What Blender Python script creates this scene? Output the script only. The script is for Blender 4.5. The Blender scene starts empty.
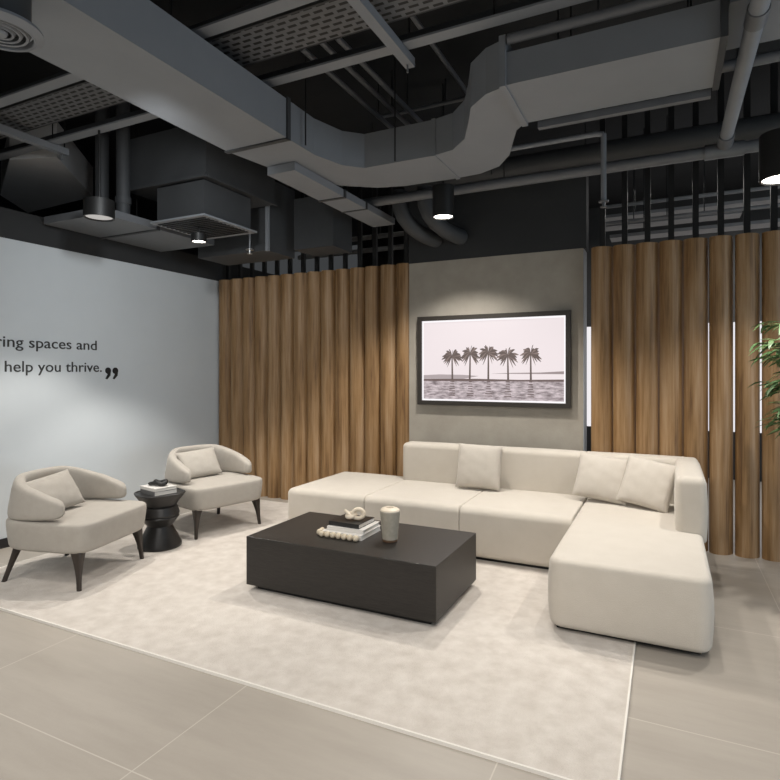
import bpy, bmesh, math, random
from mathutils import Vector, Matrix, Euler
PI = math.pi
C = bpy.context.scene.collection
SC = bpy.context.scene
random.seed(7)

# ------------------------------------------------------------------ materials
def lin(c):
    return tuple(((v/255)/12.92 if v/255 <= .04045 else ((v/255+.055)/1.055)**2.4) for v in c)

def new_mat(name):
    m = bpy.data.materials.new(name); m.use_nodes = True
    nt = m.node_tree; b = nt.nodes['Principled BSDF']
    return m, nt, b

def N(nt, typ, **kw):
    n = nt.nodes.new(typ)
    for k, v in kw.items():
        if k in n.inputs: n.inputs[k].default_value = v
        else: setattr(n, k, v)
    return n

def coords(nt, scale=(1, 1, 1), gen='Object'):
    tc = N(nt, 'ShaderNodeTexCoord'); mp = N(nt, 'ShaderNodeMapping')
    mp.inputs['Scale'].default_value = scale
    nt.links.new(tc.outputs[gen], mp.inputs['Vector'])
    return mp

def mat(name, a, b=None, rough=.6, nscale=6, stretch=(1, 1, 1), bump=0, bscale=200, metal=0, sheen=0, spec=.5, detail=4):
    """two-colour noise material with optional fine bump (linear RGB)"""
    m, nt, p = new_mat(name)
    b = b or a
    mp = coords(nt, stretch)
    nz = N(nt, 'ShaderNodeTexNoise', Scale=nscale, Detail=detail, Roughness=.6)
    cr = N(nt, 'ShaderNodeValToRGB')
    cr.color_ramp.elements[0].position = .3; cr.color_ramp.elements[1].position = .7
    cr.color_ramp.elements[0].color = (*a, 1); cr.color_ramp.elements[1].color = (*b, 1)
    nt.links.new(mp.outputs[0], nz.inputs['Vector'])
    nt.links.new(nz.outputs['Fac'], cr.inputs[0])
    nt.links.new(cr.outputs[0], p.inputs['Base Color'])
    p.inputs['Roughness'].default_value = rough
    p.inputs['Metallic'].default_value = metal
    p.inputs['Specular IOR Level'].default_value = spec
    if sheen:
        p.inputs['Sheen Weight'].default_value = sheen
        p.inputs['Sheen Roughness'].default_value = .5
    if bump:
        n2 = N(nt, 'ShaderNodeTexNoise', Scale=bscale, Detail=3)
        nt.links.new(mp.outputs[0], n2.inputs['Vector'])
        bp = N(nt, 'ShaderNodeBump', Strength=bump, Distance=.01)
        nt.links.new(n2.outputs['Fac'], bp.inputs['Height'])
        nt.links.new(bp.outputs[0], p.inputs['Normal'])
    return m

def emis(name, col, strength):
    m, nt, p = new_mat(name)
    p.inputs['Base Color'].default_value = (.03, .03, .03, 1)
    p.inputs['Emission Color'].default_value = (*col, 1)
    p.inputs['Emission Strength'].default_value = strength
    return m

def g(v): return (v, v, v)
FABRIC = mat('sofa_fabric', (.50, .458, .398), (.53, .488, .428), .9, 9, bump=.25, bscale=260, sheen=.25)
CHAIRF = mat('chair_fabric', (.36, .33, .29), (.39, .36, .318), .9, 20, bump=.2, bscale=420, sheen=.15)
PILLOWF = mat('pillow_fabric', (.475, .436, .383), (.50, .46, .408), .9, 20, bump=.25, bscale=350, sheen=.2)
RUGM = mat('rug_pile', (.48, .432, .384), (.61, .565, .515), .95, 11, bump=.5, bscale=160, sheen=.2, detail=8)
RUGE = mat('rug_binding', (.72, .69, .64), None, .9, 30)
DARKLEG = mat('dark_stained_wood', (.022, .016, .013), (.035, .026, .02), .4, 20, (1, 1, .2))
BLACKW = mat('black_oak', (.0115, .0097, .0083), (.022, .0188, .016), .40, 12, (1.2, 14, 14), bump=.25, bscale=20)
EBONY = mat('ebonised_wood', (.009, .0085, .0085), (.017, .016, .016), .36, 10, (1, 1, 6))
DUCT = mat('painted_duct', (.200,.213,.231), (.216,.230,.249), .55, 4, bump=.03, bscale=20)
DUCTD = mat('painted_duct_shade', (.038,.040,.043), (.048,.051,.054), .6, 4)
BLACK = mat('black_metal', g(.006), g(.009), .5, 8)
SLAB = mat('soffit_paint', (.0125,.0135,.0148), (.018,.0193,.021), .9, 3)
PIPE = mat('painted_pipe', (.115,.121,.13), (.135,.142,.152), .45, 8)
DARKW = mat('dark_wall_paint', (.0225,.024,.0255), (.026,.0275,.029), .8, 3)
WHITEW = mat('pale_wall_paint', (.55, .59, .615), (.575, .616, .641), .75, 2, bump=.03, bscale=300)
FARW = mat('far_wall_paint', g(.05), g(.07), .8, 3)
FARP = mat('far_service_grey', g(.26), g(.36), .7, 3)
GREYP = mat('grey_plaster', (.30, .275, .235), (.36, .335, .29), .75, 5, bump=.08, bscale=60, detail=8)
BOOKW = mat('white_book_cover', (.62, .60, .57), None, .5, 5)
PAGES = mat('book_pages', (.55, .53, .49), (.7, .68, .64), .9, 3, (1, 1, 400))
BOOKB = mat('black_book_cover', g(.012), g(.016), .35, 5)
BOOKG = mat('grey_book_cover', g(.09), g(.12), .5, 5)
CREAM = mat('cream_ceramic', (.66, .57, .45), (.74, .66, .54), .5, 10)
BEAD = mat('cream_wood_bead', (.50, .43, .31), (.60, .52, .40), .55, 30)
VASEM = mat('stoneware', (.27, .25, .205), (.34, .315, .265), .55, 30, (1, 1, 1), bump=.2, bscale=120)
VASEB = mat('brown_base', (.10, .055, .03), None, .5)
LETTER = mat('letter_grey', g(.035), None, .6)
BASEB = mat('dark_baseboard', (.012, .011, .013), None, .5)
LEAF = mat('bamboo_leaf', (.05, .12, .04), (.13, .235, .085), .5, 8)
STEMM = mat('bamboo_stem', (.10, .12, .04), (.14, .13, .06), .5, 8)
POTM = mat('pot_grey', g(.08), g(.1), .6, 8)
SOIL = mat('potting_soil', (.02, .014, .01), (.035, .025, .018), .95, 60)
LAMPF = emis('lamp_face', (1, .93, .84), 14)
LAMPS = emis('lamp_face_soft', (1, .95, .9), .45)
GLOWW = emis('backlit_glass', (.98, .95, .97), .9)
CHROME = mat('sprinkler_metal', g(.45), None, .3, metal=.8)

def wood_mat():
    m, nt, p = new_mat('walnut_slat')
    tc = N(nt, 'ShaderNodeTexCoord'); oi = N(nt, 'ShaderNodeObjectInfo')
    mul = N(nt, 'ShaderNodeVectorMath', operation='SCALE'); mul.inputs['Scale'].default_value = 17.0
    cmb = N(nt, 'ShaderNodeCombineXYZ')
    for i in range(3): nt.links.new(oi.outputs['Random'], cmb.inputs[i])
    nt.links.new(cmb.outputs[0], mul.inputs[0])
    add = N(nt, 'ShaderNodeVectorMath', operation='ADD')
    nt.links.new(tc.outputs['Object'], add.inputs[0]); nt.links.new(mul.outputs[0], add.inputs[1])
    mp = N(nt, 'ShaderNodeMapping'); mp.inputs['Scale'].default_value = (1, 1, .06)
    nt.links.new(add.outputs[0], mp.inputs[0])
    n1 = N(nt, 'ShaderNodeTexNoise', Scale=16, Detail=5, Roughness=.6)
    n2 = N(nt, 'ShaderNodeTexNoise', Scale=90, Detail=4, Roughness=.7)
    mp2 = N(nt, 'ShaderNodeMapping'); mp2.inputs['Scale'].default_value = (1, 1, .02)
    nt.links.new(add.outputs[0], mp2.inputs[0])
    nt.links.new(mp.outputs[0], n1.inputs['Vector']); nt.links.new(mp2.outputs[0], n2.inputs['Vector'])
    mx = N(nt, 'ShaderNodeMath', operation='ADD'); h = N(nt, 'ShaderNodeMath', operation='MULTIPLY'); h.inputs[1].default_value = .35
    nt.links.new(n2.outputs['Fac'], h.inputs[0]); nt.links.new(n1.outputs['Fac'], mx.inputs[0]); nt.links.new(h.outputs[0], mx.inputs[1])
    cr = N(nt, 'ShaderNodeValToRGB')
    e = cr.color_ramp.elements
    e[0].position = .48; e[0].color = (.115, .056, .018, 1)
    e[1].position = .85; e[1].color = (.36, .237, .132, 1)
    x = cr.color_ramp.elements.new(.64); x.color = (.255, .145, .058, 1)
    nt.links.new(mx.outputs[0], cr.inputs[0]); nt.links.new(cr.outputs[0], p.inputs['Base Color'])
    p.inputs['Roughness'].default_value = .55
    bp = N(nt, 'ShaderNodeBump', Strength=.12, Distance=.004)
    nt.links.new(n2.outputs['Fac'], bp.inputs['Height']); nt.links.new(bp.outputs[0], p.inputs['Normal'])
    return m
WOOD = wood_mat()

def floor_mat():
    m, nt, p = new_mat('stone_tiles')
    tc = N(nt, 'ShaderNodeTexCoord'); sx = N(nt, 'ShaderNodeSeparateXYZ')
    nt.links.new(tc.outputs['Object'], sx.inputs[0])
    masks = []
    for ax, off, pitch in ((0, -1.69, 1.141), (1, 1.395, 1.10)):
        a = N(nt, 'ShaderNodeMath', operation='SUBTRACT'); a.inputs[1].default_value = off - pitch*20
        nt.links.new(sx.outputs[ax], a.inputs[0])
        md = N(nt, 'ShaderNodeMath', operation='MODULO'); md.inputs[1].default_value = pitch
        nt.links.new(a.outputs[0], md.inputs[0])
        lt = N(nt, 'ShaderNodeMath', operation='LESS_THAN'); lt.inputs[1].default_value = .005
        nt.links.new(md.outputs[0], lt.inputs[0]); masks.append(lt)
    mx = N(nt, 'ShaderNodeMath', operation='MAXIMUM')
    nt.links.new(masks[0].outputs[0], mx.inputs[0]); nt.links.new(masks[1].outputs[0], mx.inputs[1])
    mp = N(nt, 'ShaderNodeMapping'); mp.inputs['Scale'].default_value = (.6, 3.2, 1)
    nt.links.new(tc.outputs['Object'], mp.inputs[0])
    n1 = N(nt, 'ShaderNodeTexNoise', Scale=2.2, Detail=10, Roughness=.65)
    nt.links.new(mp.outputs[0], n1.inputs['Vector'])
    cr = N(nt, 'ShaderNodeValToRGB')
    cr.color_ramp.elements[0].position = .3; cr.color_ramp.elements[1].position = .72
    cr.color_ramp.elements[0].color = (.335, .302, .262, 1); cr.color_ramp.elements[1].color = (.40, .363, .318, 1)
    nt.links.new(n1.outputs['Fac'], cr.inputs[0])
    mix = N(nt, 'ShaderNodeMix', data_type='RGBA')
    nt.links.new(mx.outputs[0], mix.inputs['Factor'])
    nt.links.new(cr.outputs[0], mix.inputs[6]); mix.inputs[7].default_value = (.50, .462, .41, 1)
    nt.links.new(mix.outputs[2], p.inputs['Base Color'])
    p.inputs['Roughness'].default_value = .42
    p.inputs['Specular IOR Level'].default_value = .4
    n2 = N(nt, 'ShaderNodeTexNoise', Scale=60, Detail=4)
    nt.links.new(tc.outputs['Object'], n2.inputs['Vector'])
    bp = N(nt, 'ShaderNodeBump', Strength=.06, Distance=.01)
    nt.links.new(n2.outputs['Fac'], bp.inputs['Height']); nt.links.new(bp.outputs[0], p.inputs['Normal'])
    return m
FLOORM = floor_mat()

def perf_mat(sx=13, sy=23):
    """painted sheet with rows of staggered dark slots"""
    m, nt, p = new_mat('perforated_sheet')
    tc = N(nt, 'ShaderNodeTexCoord'); mp = N(nt, 'ShaderNodeMapping')
    mp.inputs['Scale'].default_value = (1, 1, 1)
    nt.links.new(tc.outputs['Object'], mp.inputs[0])
    br = N(nt, 'ShaderNodeTexBrick', Scale=1.0)
    br.offset = .5
    br.inputs['Brick Width'].default_value = 1/sx; br.inputs['Row Height'].default_value = 1/sy
    br.inputs['Mortar Size'].default_value = .0125; br.inputs['Mortar Smooth'].default_value = .1
    br.inputs['Color1'].default_value = (.008, .008, .008, 1); br.inputs['Color2'].default_value = (.008, .008, .008, 1)
    br.inputs['Mortar'].default_value = (.125, .13, .137, 1)
    nt.links.new(mp.outputs[0], br.inputs['Vector'])
    nt.links.new(br.outputs['Color'], p.inputs['Base Color'])
    p.inputs['Roughness'].default_value = .6
    return m
PERF = perf_mat()

# ------------------------------------------------------------------ mesh helpers
def obj(name, bm, m, parent=None, smooth=True, angle=35, recalc=True):
    if recalc: bmesh.ops.recalc_face_normals(bm, faces=bm.faces)
    me = bpy.data.meshes.new(name); bm.to_mesh(me); bm.free()
    for mm in (m if isinstance(m, (list, tuple)) else [m]): me.materials.append(mm)
    o = bpy.data.objects.new(name, me); C.objects.link(o)
    if parent: o.parent = parent
    if smooth:
        me.polygons.foreach_set('use_smooth', [True]*len(me.polygons))
        me.set_sharp_from_angle(angle=math.radians(angle))
    return o

def tag(o, label, cat, group=None):
    o['label'] = label; o['category'] = cat
    if group: o['group'] = group
    return o

def thing(name, label, cat, loc=(0, 0, 0), rz=0, group=None):
    o = bpy.data.objects.new(name, None); C.objects.link(o)
    o.empty_display_size = .1
    o.location = loc; o.rotation_euler = (0, 0, rz)
    return tag(o, label, cat, group)

def struct(name, bm, m, **kw):
    o = obj(name, bm, m, **kw); o['kind'] = 'structure'; return o

def bx(bm, x0, x1, y0, y1, z0, z1, mi=0, bev=0):
    v = [bm.verts.new(p) for p in ((x0,y0,z0),(x1,y0,z0),(x1,y1,z0),(x0,y1,z0),(x0,y0,z1),(x1,y0,z1),(x1,y1,z1),(x0,y1,z1))]
    fs = []
    for q in ((3,2,1,0),(4,5,6,7),(0,1,5,4),(1,2,6,5),(2,3,7,6),(3,0,4,7)):
        f = bm.faces.new([v[i] for i in q]); f.material_index = mi; fs.append(f)
    if bev:
        es = list({e for f in fs for e in f.edges})
        bmesh.ops.bevel(bm, geom=es, offset=bev, segments=2, affect='EDGES', profile=.6)
    return bm

def box(x0, x1, y0, y1, z0, z1, bev=0):
    return bx(bmesh.new(), x0, x1, y0, y1, z0, z1, 0, bev)

def loft(bm, rings, cap0=True, cap1=True, closed=True, mi=0):
    vr = [[bm.verts.new(p) for p in r] for r in rings]
    n = len(vr[0])
    for a, b in zip(vr, vr[1:]):
        for i in range(n if closed else n-1):
            j = (i+1) % n
            f = bm.faces.new((a[i], a[j], b[j], b[i])); f.material_index = mi
    if cap0: bm.faces.new(list(reversed(vr[0]))).material_index = mi
    if cap1: bm.faces.new(vr[-1]).material_index = mi
    return bm

def rrect(x0, x1, y0, y1, r, n=8):
    pts = []
    for cx, cy, a0 in ((x1-r, y1-r, 0), (x0+r, y1-r, PI/2), (x0+r, y0+r, PI), (x1-r, y0+r, 1.5*PI)):
        for k in range(n+1):
            a = a0 + PI/2*k/n
            pts.append((cx+r*math.cos(a), cy+r*math.sin(a)))
    return pts

def rblock(x0, x1, y0, y1, z0, z1, rc=.05, rt=.04, rb=.03, crown=0., bulge=0., seed=0):
    """upholstered block: rounded corners in plan, rounded top and bottom edges, domed top"""
    bm = bmesh.new()
    rings = []
    def ring(ins, z):
        r = max(rc-ins, .004)
        return [(x, y, z) for x, y in rrect(x0+ins, x1-ins, y0+ins, y1-ins, r)]
    for k in range(6):
        a = PI/2*k/5
        rings.append(ring(rb*(1-math.sin(a)), z0+rb*(1-math.cos(a))))
    for k in range(1, 4):
        t = k/4; rings.append(ring(-bulge*math.sin(PI*t), z0+rb+(z1-rt-z0-rb)*t))
    for k in range(7):
        a = PI/2*k/6
        rings.append(ring(rt*(1-math.cos(a)), z1-rt+rt*math.sin(a)))
    cx, cy = (x0+x1)/2, (y0+y1)/2
    last = rings[-1]
    for s in (.93, .8, .6, .35, .1):
        rings.append([(cx+(x-cx)*s, cy+(y-cy)*s, z1+crown*(1-s**2)) for x, y, _ in last])
    return loft(bm, rings)

def tube(bm, pts, r, n=12, mi=0, caps=True):
    """round tube along a polyline, radius a number or a list"""
    P = [Vector(p) for p in pts]
    rings = []
    up = Vector((0, 0, 1))
    prev = None
    for i, p in enumerate(P):
        if i == 0: d = P[1]-P[0]
        elif i == len(P)-1: d = P[-1]-P[-2]
        else: d = (P[i+1]-p).normalized()+(p-P[i-1]).normalized()
        d.normalize()
        if prev is None:
            a = up if abs(d.dot(up)) < .9 else Vector((1, 0, 0))
            u = d.cross(a).normalized()
        else:
            u = (prev - d*prev.dot(d)).normalized()
        prev = u; v = d.cross(u)
        rr = r[i] if isinstance(r, (list, tuple)) else r
        rings.append([p+(u*math.cos(2*PI*k/n)+v*math.sin(2*PI*k/n))*rr for k in range(n)])
    return loft(bm, rings, caps, caps, mi=mi)

def lathe(bm, prof, cx=0, cy=0, n=32, mi=0, caps=(True, True)):
    rings = [[(cx+r*math.cos(2*PI*k/n), cy+r*math.sin(2*PI*k/n), z) for k in range(n)] for r, z in prof]
    return loft(bm, rings, caps[0], caps[1], mi=mi)

def prism(bm, poly, z0, z1, mi=0):
    lo = [bm.verts.new((x, y, z0)) for x, y in poly]; hi = [bm.verts.new((x, y, z1)) for x, y in poly]
    n = len(poly)
    bm.faces.new(lo); bm.faces.new(list(reversed(hi)))
    for i in range(n):
        j = (i+1) % n
        bm.faces.new((lo[i], hi[i], hi[j], lo[j]))
    return bm

def arc(cx, cy, r, a0, a1, n=8):
    return [(cx+r*math.cos(a0+(a1-a0)*k/n), cy+r*math.sin(a0+(a1-a0)*k/n)) for k in range(n+1)]

# ------------------------------------------------------------------ camera
TH = math.atan(277/569)
CH = 1.40
cd = bpy.data.cameras.new('camera'); cam = bpy.data.objects.new('camera', cd); C.objects.link(cam)
cam.location = (0, 0, CH); cam.rotation_euler = (PI/2, 0, TH)
cd.sensor_width = 36; cd.lens = 36*569/780
cd.shift_y = -(390-372)/780
cd.clip_start = .05
SC.camera = cam

# ------------------------------------------------------------------ setting
WX, BY, H = -4.75, 5.12, 2.475       # left wall plane, back screen front plane, screen height
SLABZ = 3.75
struct('floor', box(-8, 6, -5, 9.2, -.1, 0), FLOORM, smooth=False)
struct('ceiling', box(-8, 6, -5, 9.2, SLABZ, SLABZ+.1), SLAB, smooth=False)
bm = bx(bmesh.new(), WX-.1, WX, -5, 9.2, 0, H-.005)
bx(bm, WX-.1, WX, -5, 9.2, H-.005, 2.71, 1)
struct('wall_left', bm, [WHITEW, DARKW], smooth=False)
struct('baseboard_left', box(WX, WX+.012, -5, BY+.05, 0, .075), BASEB, smooth=False)
bm = bx(bmesh.new(), -2.283, -.646, BY+.0, BY+.16, 0, H-.01)
bx(bm, -2.29, -.622, BY+.004, BY+.16, H-.01, 3.25, 1)
struct('wall_back', bm, [GREYP, DARKW], smooth=False)
struct('trim_1', box(-.646, -.638, BY-.002, BY+.17, 0, H-.02), mat('edge_trim', (.30, .33, .36), None, .5), smooth=False)
# the space behind the screens
bm = bx(bmesh.new(), -4.75, 6, 8.6, 8.7, 0, .62)
bx(bm, -4.75, 6, 8.6, 8.7, 2.05, SLABZ, 1)
struct('wall_far', bm, [DARKW, FARW], smooth=False)
wf = struct('window_1', box(-1.6, 6, 8.62, 8.66, .62, 2.05), GLOWW, smooth=False)
struct('wall_far_side', box(-2.4, -2.3, BY+.5, 8.6, 0, SLABZ), DARKW, smooth=False)
bm = box(-2.3, -1.6, 8.5, 8.6, .62, 2.05)
struct('wall_far_panel', bm, DARKW, smooth=False)
struct('wall_far_left', box(-8, -7.9, -5, 9.2, 0, SLABZ), SLAB, smooth=False)
struct('wall_right', box(5.9, 6, -5, 9.2, 0, SLABZ), WHITEW, smooth=False)
struct('wall_front', box(-4.75, 5.9, -5, -4.9, 0, SLABZ), WHITEW, smooth=False)

# ------------------------------------------------------------------ rug
rug = thing('area_rug', 'large pale beige pile rug lying under the chairs, coffee table and sofa', 'rug', (-2.2, 3.4, 0))
def local(o, p): return obj
bm = box(-4.25+2.2, -.152+2.2, 2.012-3.4, 4.93-3.4, .0, .011)
obj('pile', bm, RUGM, rug, smooth=False)
bm = bmesh.new()
x0, x1, y0, y1 = -4.258+2.2, -.144+2.2, 2.004-3.4, 4.938-3.4
for a in ((x0, x1, y0, y0+.008), (x0, x1, y1-.008, y1), (x0, x0+.008, y0, y1), (x1-.008, x1, y0, y1)):
    bx(bm, a[0], a[1], a[2], a[3], 0, .014)
obj('bound_edge', bm, RUGE, rug, smooth=False)
RZ = .0118

# ------------------------------------------------------------------ wood slat screens
def slat_bm(w=.1765, sag=.066, tilt=.016, h=H):
    n = 12
    front = []
    R_ = (w*w/4+sag*sag)/(2*sag); a = math.asin(w/2/R_)
    for k in range(n+1):
        t = -a+2*a*k/n
        x = R_*math.sin(t); y = -(R_*math.cos(t)-(R_-sag))
        front.append((x, y+tilt*(x/(w/2))))
    back = [(w/2, .016+tilt), (-w/2, .016-tilt)]
    bm = bmesh.new(); prism(bm, front+back, 0.0, h)
    return bm

def screen(name, label, x0, pitch, n, flip, y=0, h=H):
    root = thing(name, label, 'slat screen', (x0+pitch*n/2, BY+.05+y, 0), 0, 'wooden slat screens')
    s0 = p0 = None
    for i in range(n):
        x = (i+.5-n/2)*pitch
        if flip and i == 5: s0 = None
        if s0 is None:
            s0 = s = obj('slat', slat_bm(.1635 if flip and i >= 5 else (.174 if flip else .1765), h=h), WOOD, root, angle=50)
            p0 = q = obj('post', box(-.022, .022, .018, .05, 0, SLABZ), BLACK, s, smooth=False)
        else:
            s = s0.copy(); C.objects.link(s); s.parent = root
            q = p0.copy(); C.objects.link(q); q.parent = s
        s.location = (x, 0, 0)
    return root
screen('slat_screen', 'tall walnut slat screen standing between the pale wall and the grey panel', WX+.005, .1775, 14, 0)
screen('slat_screen', 'tall walnut slat screen behind the chaise and the bamboo leaves, right of the grey panel', -.577, .1735, 10, 1, -.085, 2.445)

# ------------------------------------------------------------------ display with five palms
TX0, TX1, TZ0, TZ1 = -2.177, -.745, 1.085, 1.933
tvw, tvh = TX1-TX0, TZ1-TZ0
tv = thing('wall_screen', 'dark framed wall screen showing five palm trees beside water', 'screen', ((TX0+TX1)/2, BY, TZ0))
bm = bmesh.new(); fw = .042
for a in ((-tvw/2, tvw/2, 0, fw), (-tvw/2, tvw/2, tvh-fw, tvh), (-tvw/2, -tvw/2+fw, fw, tvh-fw), (tvw/2-fw, tvw/2, fw, tvh-fw)):
    bx(bm, a[0], a[1], -.045, -.001, a[2], a[3])
obj('frame', bm, mat('screen_frame', (.028, .024, .02), None, .4), tv, smooth=False)
E_SKY = emis('picture_sky', lin((244, 232, 234)), .93)
E_RIM = emis('picture_rim', (1, .97, .99), 1.0)
E_PALM = emis('picture_palm', lin((96, 78, 74)), .8)
E_PALM2 = emis('picture_palm_pale', lin((140, 120, 114)), .8)
E_SHORE = emis('picture_shore', lin((110, 90, 88)), .8)
E_HILL = emis('picture_hill', lin((190, 176, 178)), .8)
E_HILL2 = emis('picture_hill_far', lin((165, 150, 150)), .8)
def water_mat():
    m, nt, p = new_mat('picture_water')
    mp = coords(nt, (3.5, 1, 16))
    nz = N(nt, 'ShaderNodeTexNoise', Scale=3.5, Detail=6, Roughness=.65)
    cr = N(nt, 'ShaderNodeValToRGB')
    cr.color_ramp.elements[0].position = .36; cr.color_ramp.elements[1].position = .62
    cr.color_ramp.elements[0].color = (*lin((95, 76, 84)), 1); cr.color_ramp.elements[1].color = (*lin((222, 206, 212)), 1)
    nt.links.new(mp.outputs[0], nz.inputs['Vector']); nt.links.new(nz.outputs[0], cr.inputs[0])
    nt.links.new(cr.outputs[0], p.inputs['Emission Color']); p.inputs['Emission Strength'].default_value = .8
    p.inputs['Base Color'].default_value = (.1, .1, .1, 1)
    return m
E_WATER = water_mat()
bm = bmesh.new()
def quad(bm, pts, y, mi):
    f = bm.faces.new([bm.verts.new((x, y, z)) for x, z in pts]); f.material_index = mi
iw0, iw1, ih0, ih1 = -tvw/2+fw, tvw/2-fw, fw, tvh-fw
quad(bm, [(iw0, ih0), (iw1, ih0), (iw1, ih1), (iw0, ih1)], -.020, 1)
px0, px1, pz0, pz1 = iw0+.016, iw1-.016, ih0+.016, ih1-.016
def U(u): return px0+(px1-px0)*u
def V(v): return pz0+(pz1-pz0)*v
quad(bm, [(px0, pz0), (px1, pz0), (px1, pz1), (px0, pz1)], -.0205, 0)
quad(bm, [(U(0), V(0)), (U(1), V(0)), (U(1), V(.245)), (U(0), V(.245))], -.021, 4)
quad(bm, [(U(0), V(.235)), (U(1), V(.235)), (U(1), V(.262)), (U(.7), V(.255)), (U(.4), V(.265)), (U(0), V(.26))], -.0215, 3)
quad(bm, [(U(0), V(.262)), (U(.3), V(.262)), (U(.42), V(.30)), (U(.3), V(.315)), (U(.12), V(.32)), (U(0), V(.31))], -.0212, 5)
quad(bm, [(U(.5), V(.33)), (U(1), V(.325)), (U(1), V(.36)), (U(.85), V(.345)), (U(.65), V(.34))], -.0212, 6)
rnd = random.Random(3)
for u, top, hgt in ((.205, .56, .20), (.335, .59, .16), (.47, .60, .17), (.61, .56, .19), (.765, .58, .17)):
    cx, cz, bz = U(u+.018), V(top), V(.25)
    lean = rnd.uniform(-.006, .006)
    quad(bm, [(cx-.009, bz), (cx+.009, bz), (cx+.006+lean, cz), (cx-.006+lean, cz)], -.022, 2)
    cx += lean
    for k in range(24):
        a = -1.0+(PI+2.0)*k/23 + rnd.uniform(-.12, .12)
        L = .092*rnd.uniform(.75, 1.15)
        dx, dz = math.cos(a), math.sin(a)
        spine = []
        for t in (0, .35, .7, 1):
            spine.append((cx+dx*L*t, cz+dz*L*t-.03*t*t))
        w = (.005, .013, .012, .003)
        yy = -.0222-.00004*k
        mi = 2 if k % 3 else 7
        for s in range(3):
            (ax, az), (bx_, bz_) = spine[s], spine[s+1]
            quad(bm, [(ax, az-w[s]), (bx_, bz_-w[s+1]), (bx_, bz_+w[s+1]), (ax, az+w[s])], yy, mi)
    # broken reflection in the water
    for k in range(7):
        zz = V(.225-.03*k); hw = .012+.010*rnd.random()+.003*k
        quad(bm, [(cx-hw, zz), (cx+hw, zz-.002), (cx+hw*.8, zz+.007), (cx-hw*.8, zz+.006)], -.0216, 3)
obj('display', bm, [E_SKY, E_RIM, E_PALM, E_SHORE, E_WATER, E_HILL, E_HILL2, E_PALM2], tv, smooth=False, recalc=False)
obj('back_case', box(-tvw/2+.02, tvw/2-.02, -.018, -.001, .02, tvh-.02), BLACK, tv, smooth=False)

# ------------------------------------------------------------------ wall lettering
def text_bm(s, bold=0):
    cu = bpy.data.curves.new('txt', 'FONT'); cu.body = s; cu.size = 1; cu.extrude = 0; cu.offset = bold; cu.resolution_u = 4
    o = bpy.data.objects.new('txt', cu); C.objects.link(o)
    dg = bpy.context.evaluated_depsgraph_get(); dg.update()
    me = bpy.data.meshes.new_from_object(o.evaluated_get(dg))
    bm = bmesh.new(); bm.from_mesh(me)
    bpy.data.objects.remove(o); bpy.data.curves.remove(cu); bpy.data.meshes.remove(me)
    return bm
def letters(name, s, y0, y1, zbase, zs, parent, bold=.003, zfit=None):
    bm = text_bm(s, bold)
    xs = [v.co.x for v in bm.verts]
    a, b = min(xs), max(xs)
    # connected letter pieces, grouped into words by the gaps between them
    seen, pieces = set(), []
    for v in bm.verts:
        if v in seen: continue
        st_, comp = [v], []
        seen.add(v)
        while st_:
            q = st_.pop(); comp.append(q)
            for e in q.link_edges:
                w = e.other_vert(q)
                if w not in seen: seen.add(w); st_.append(w)
        pieces.append(comp)
    pieces.sort(key=lambda c: min(v.co.x for v in c))
    words, reach = [], None
    for c in pieces:
        lo, hi = min(v.co.x for v in c), max(v.co.x for v in c)
        if reach is None or lo-reach > .16: words.append([])
        words[-1] += c; reach = hi if reach is None else max(reach, hi)
    for wd in words:
        b2 = bmesh.new(); mp = {}
        for v in wd: mp[v] = b2.verts.new((0, y0+(y1-y0)*(v.co.x-a)/(b-a), zbase+v.co.y*zs))
        for f in bm.faces:
            if f.verts[0] in mp: b2.faces.new([mp[v] for v in f.verts])
        r = bmesh.ops.extrude_face_region(b2, geom=list(b2.faces))
        for v in [e for e in r['geom'] if isinstance(e, bmesh.types.BMVert)]: v.co.x += .004
        obj(name, b2, LETTER, parent, smooth=False)
    bm.free()
LY, LZ = 3.1, 1.4
let = thing('wall_lettering', 'dark grey lettering about spaces that help you thrive, on the pale wall', 'lettering', (WX+.0005, LY, LZ))
letters('word', 'ring spaces and', 2.665-LY, 3.548-LY, 1.602-LZ, .128, let)
letters('word', 'help you thrive.', 2.735-LY, 3.600-LY, 1.402-LZ, .128, let)
bm = bmesh.new()
for k in range(2):
    cy, cz = 3.668-LY+.078*k, 1.412-LZ
    out = arc(cy, cz, .031, -PI*.15, PI*1.25, 16)
    out += [(cy-.004, cz-.032), (cy-.028, cz-.075), (cy-.010, cz-.082), (cy+.024, cz-.045)]
    lo = [bm.verts.new((0, a, b)) for a, b in out]; hi = [bm.verts.new((.004, a, b)) for a, b in out]
    bm.faces.new(lo); bm.faces.new(hi)
    for i in range(len(out)):
        j = (i+1) % len(out); bm.faces.new((lo[i], lo[j], hi[j], hi[i]))
obj('quotation_mark', bm, mat('letter_black', g(.01), None, .6), let, smooth=False)

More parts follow.
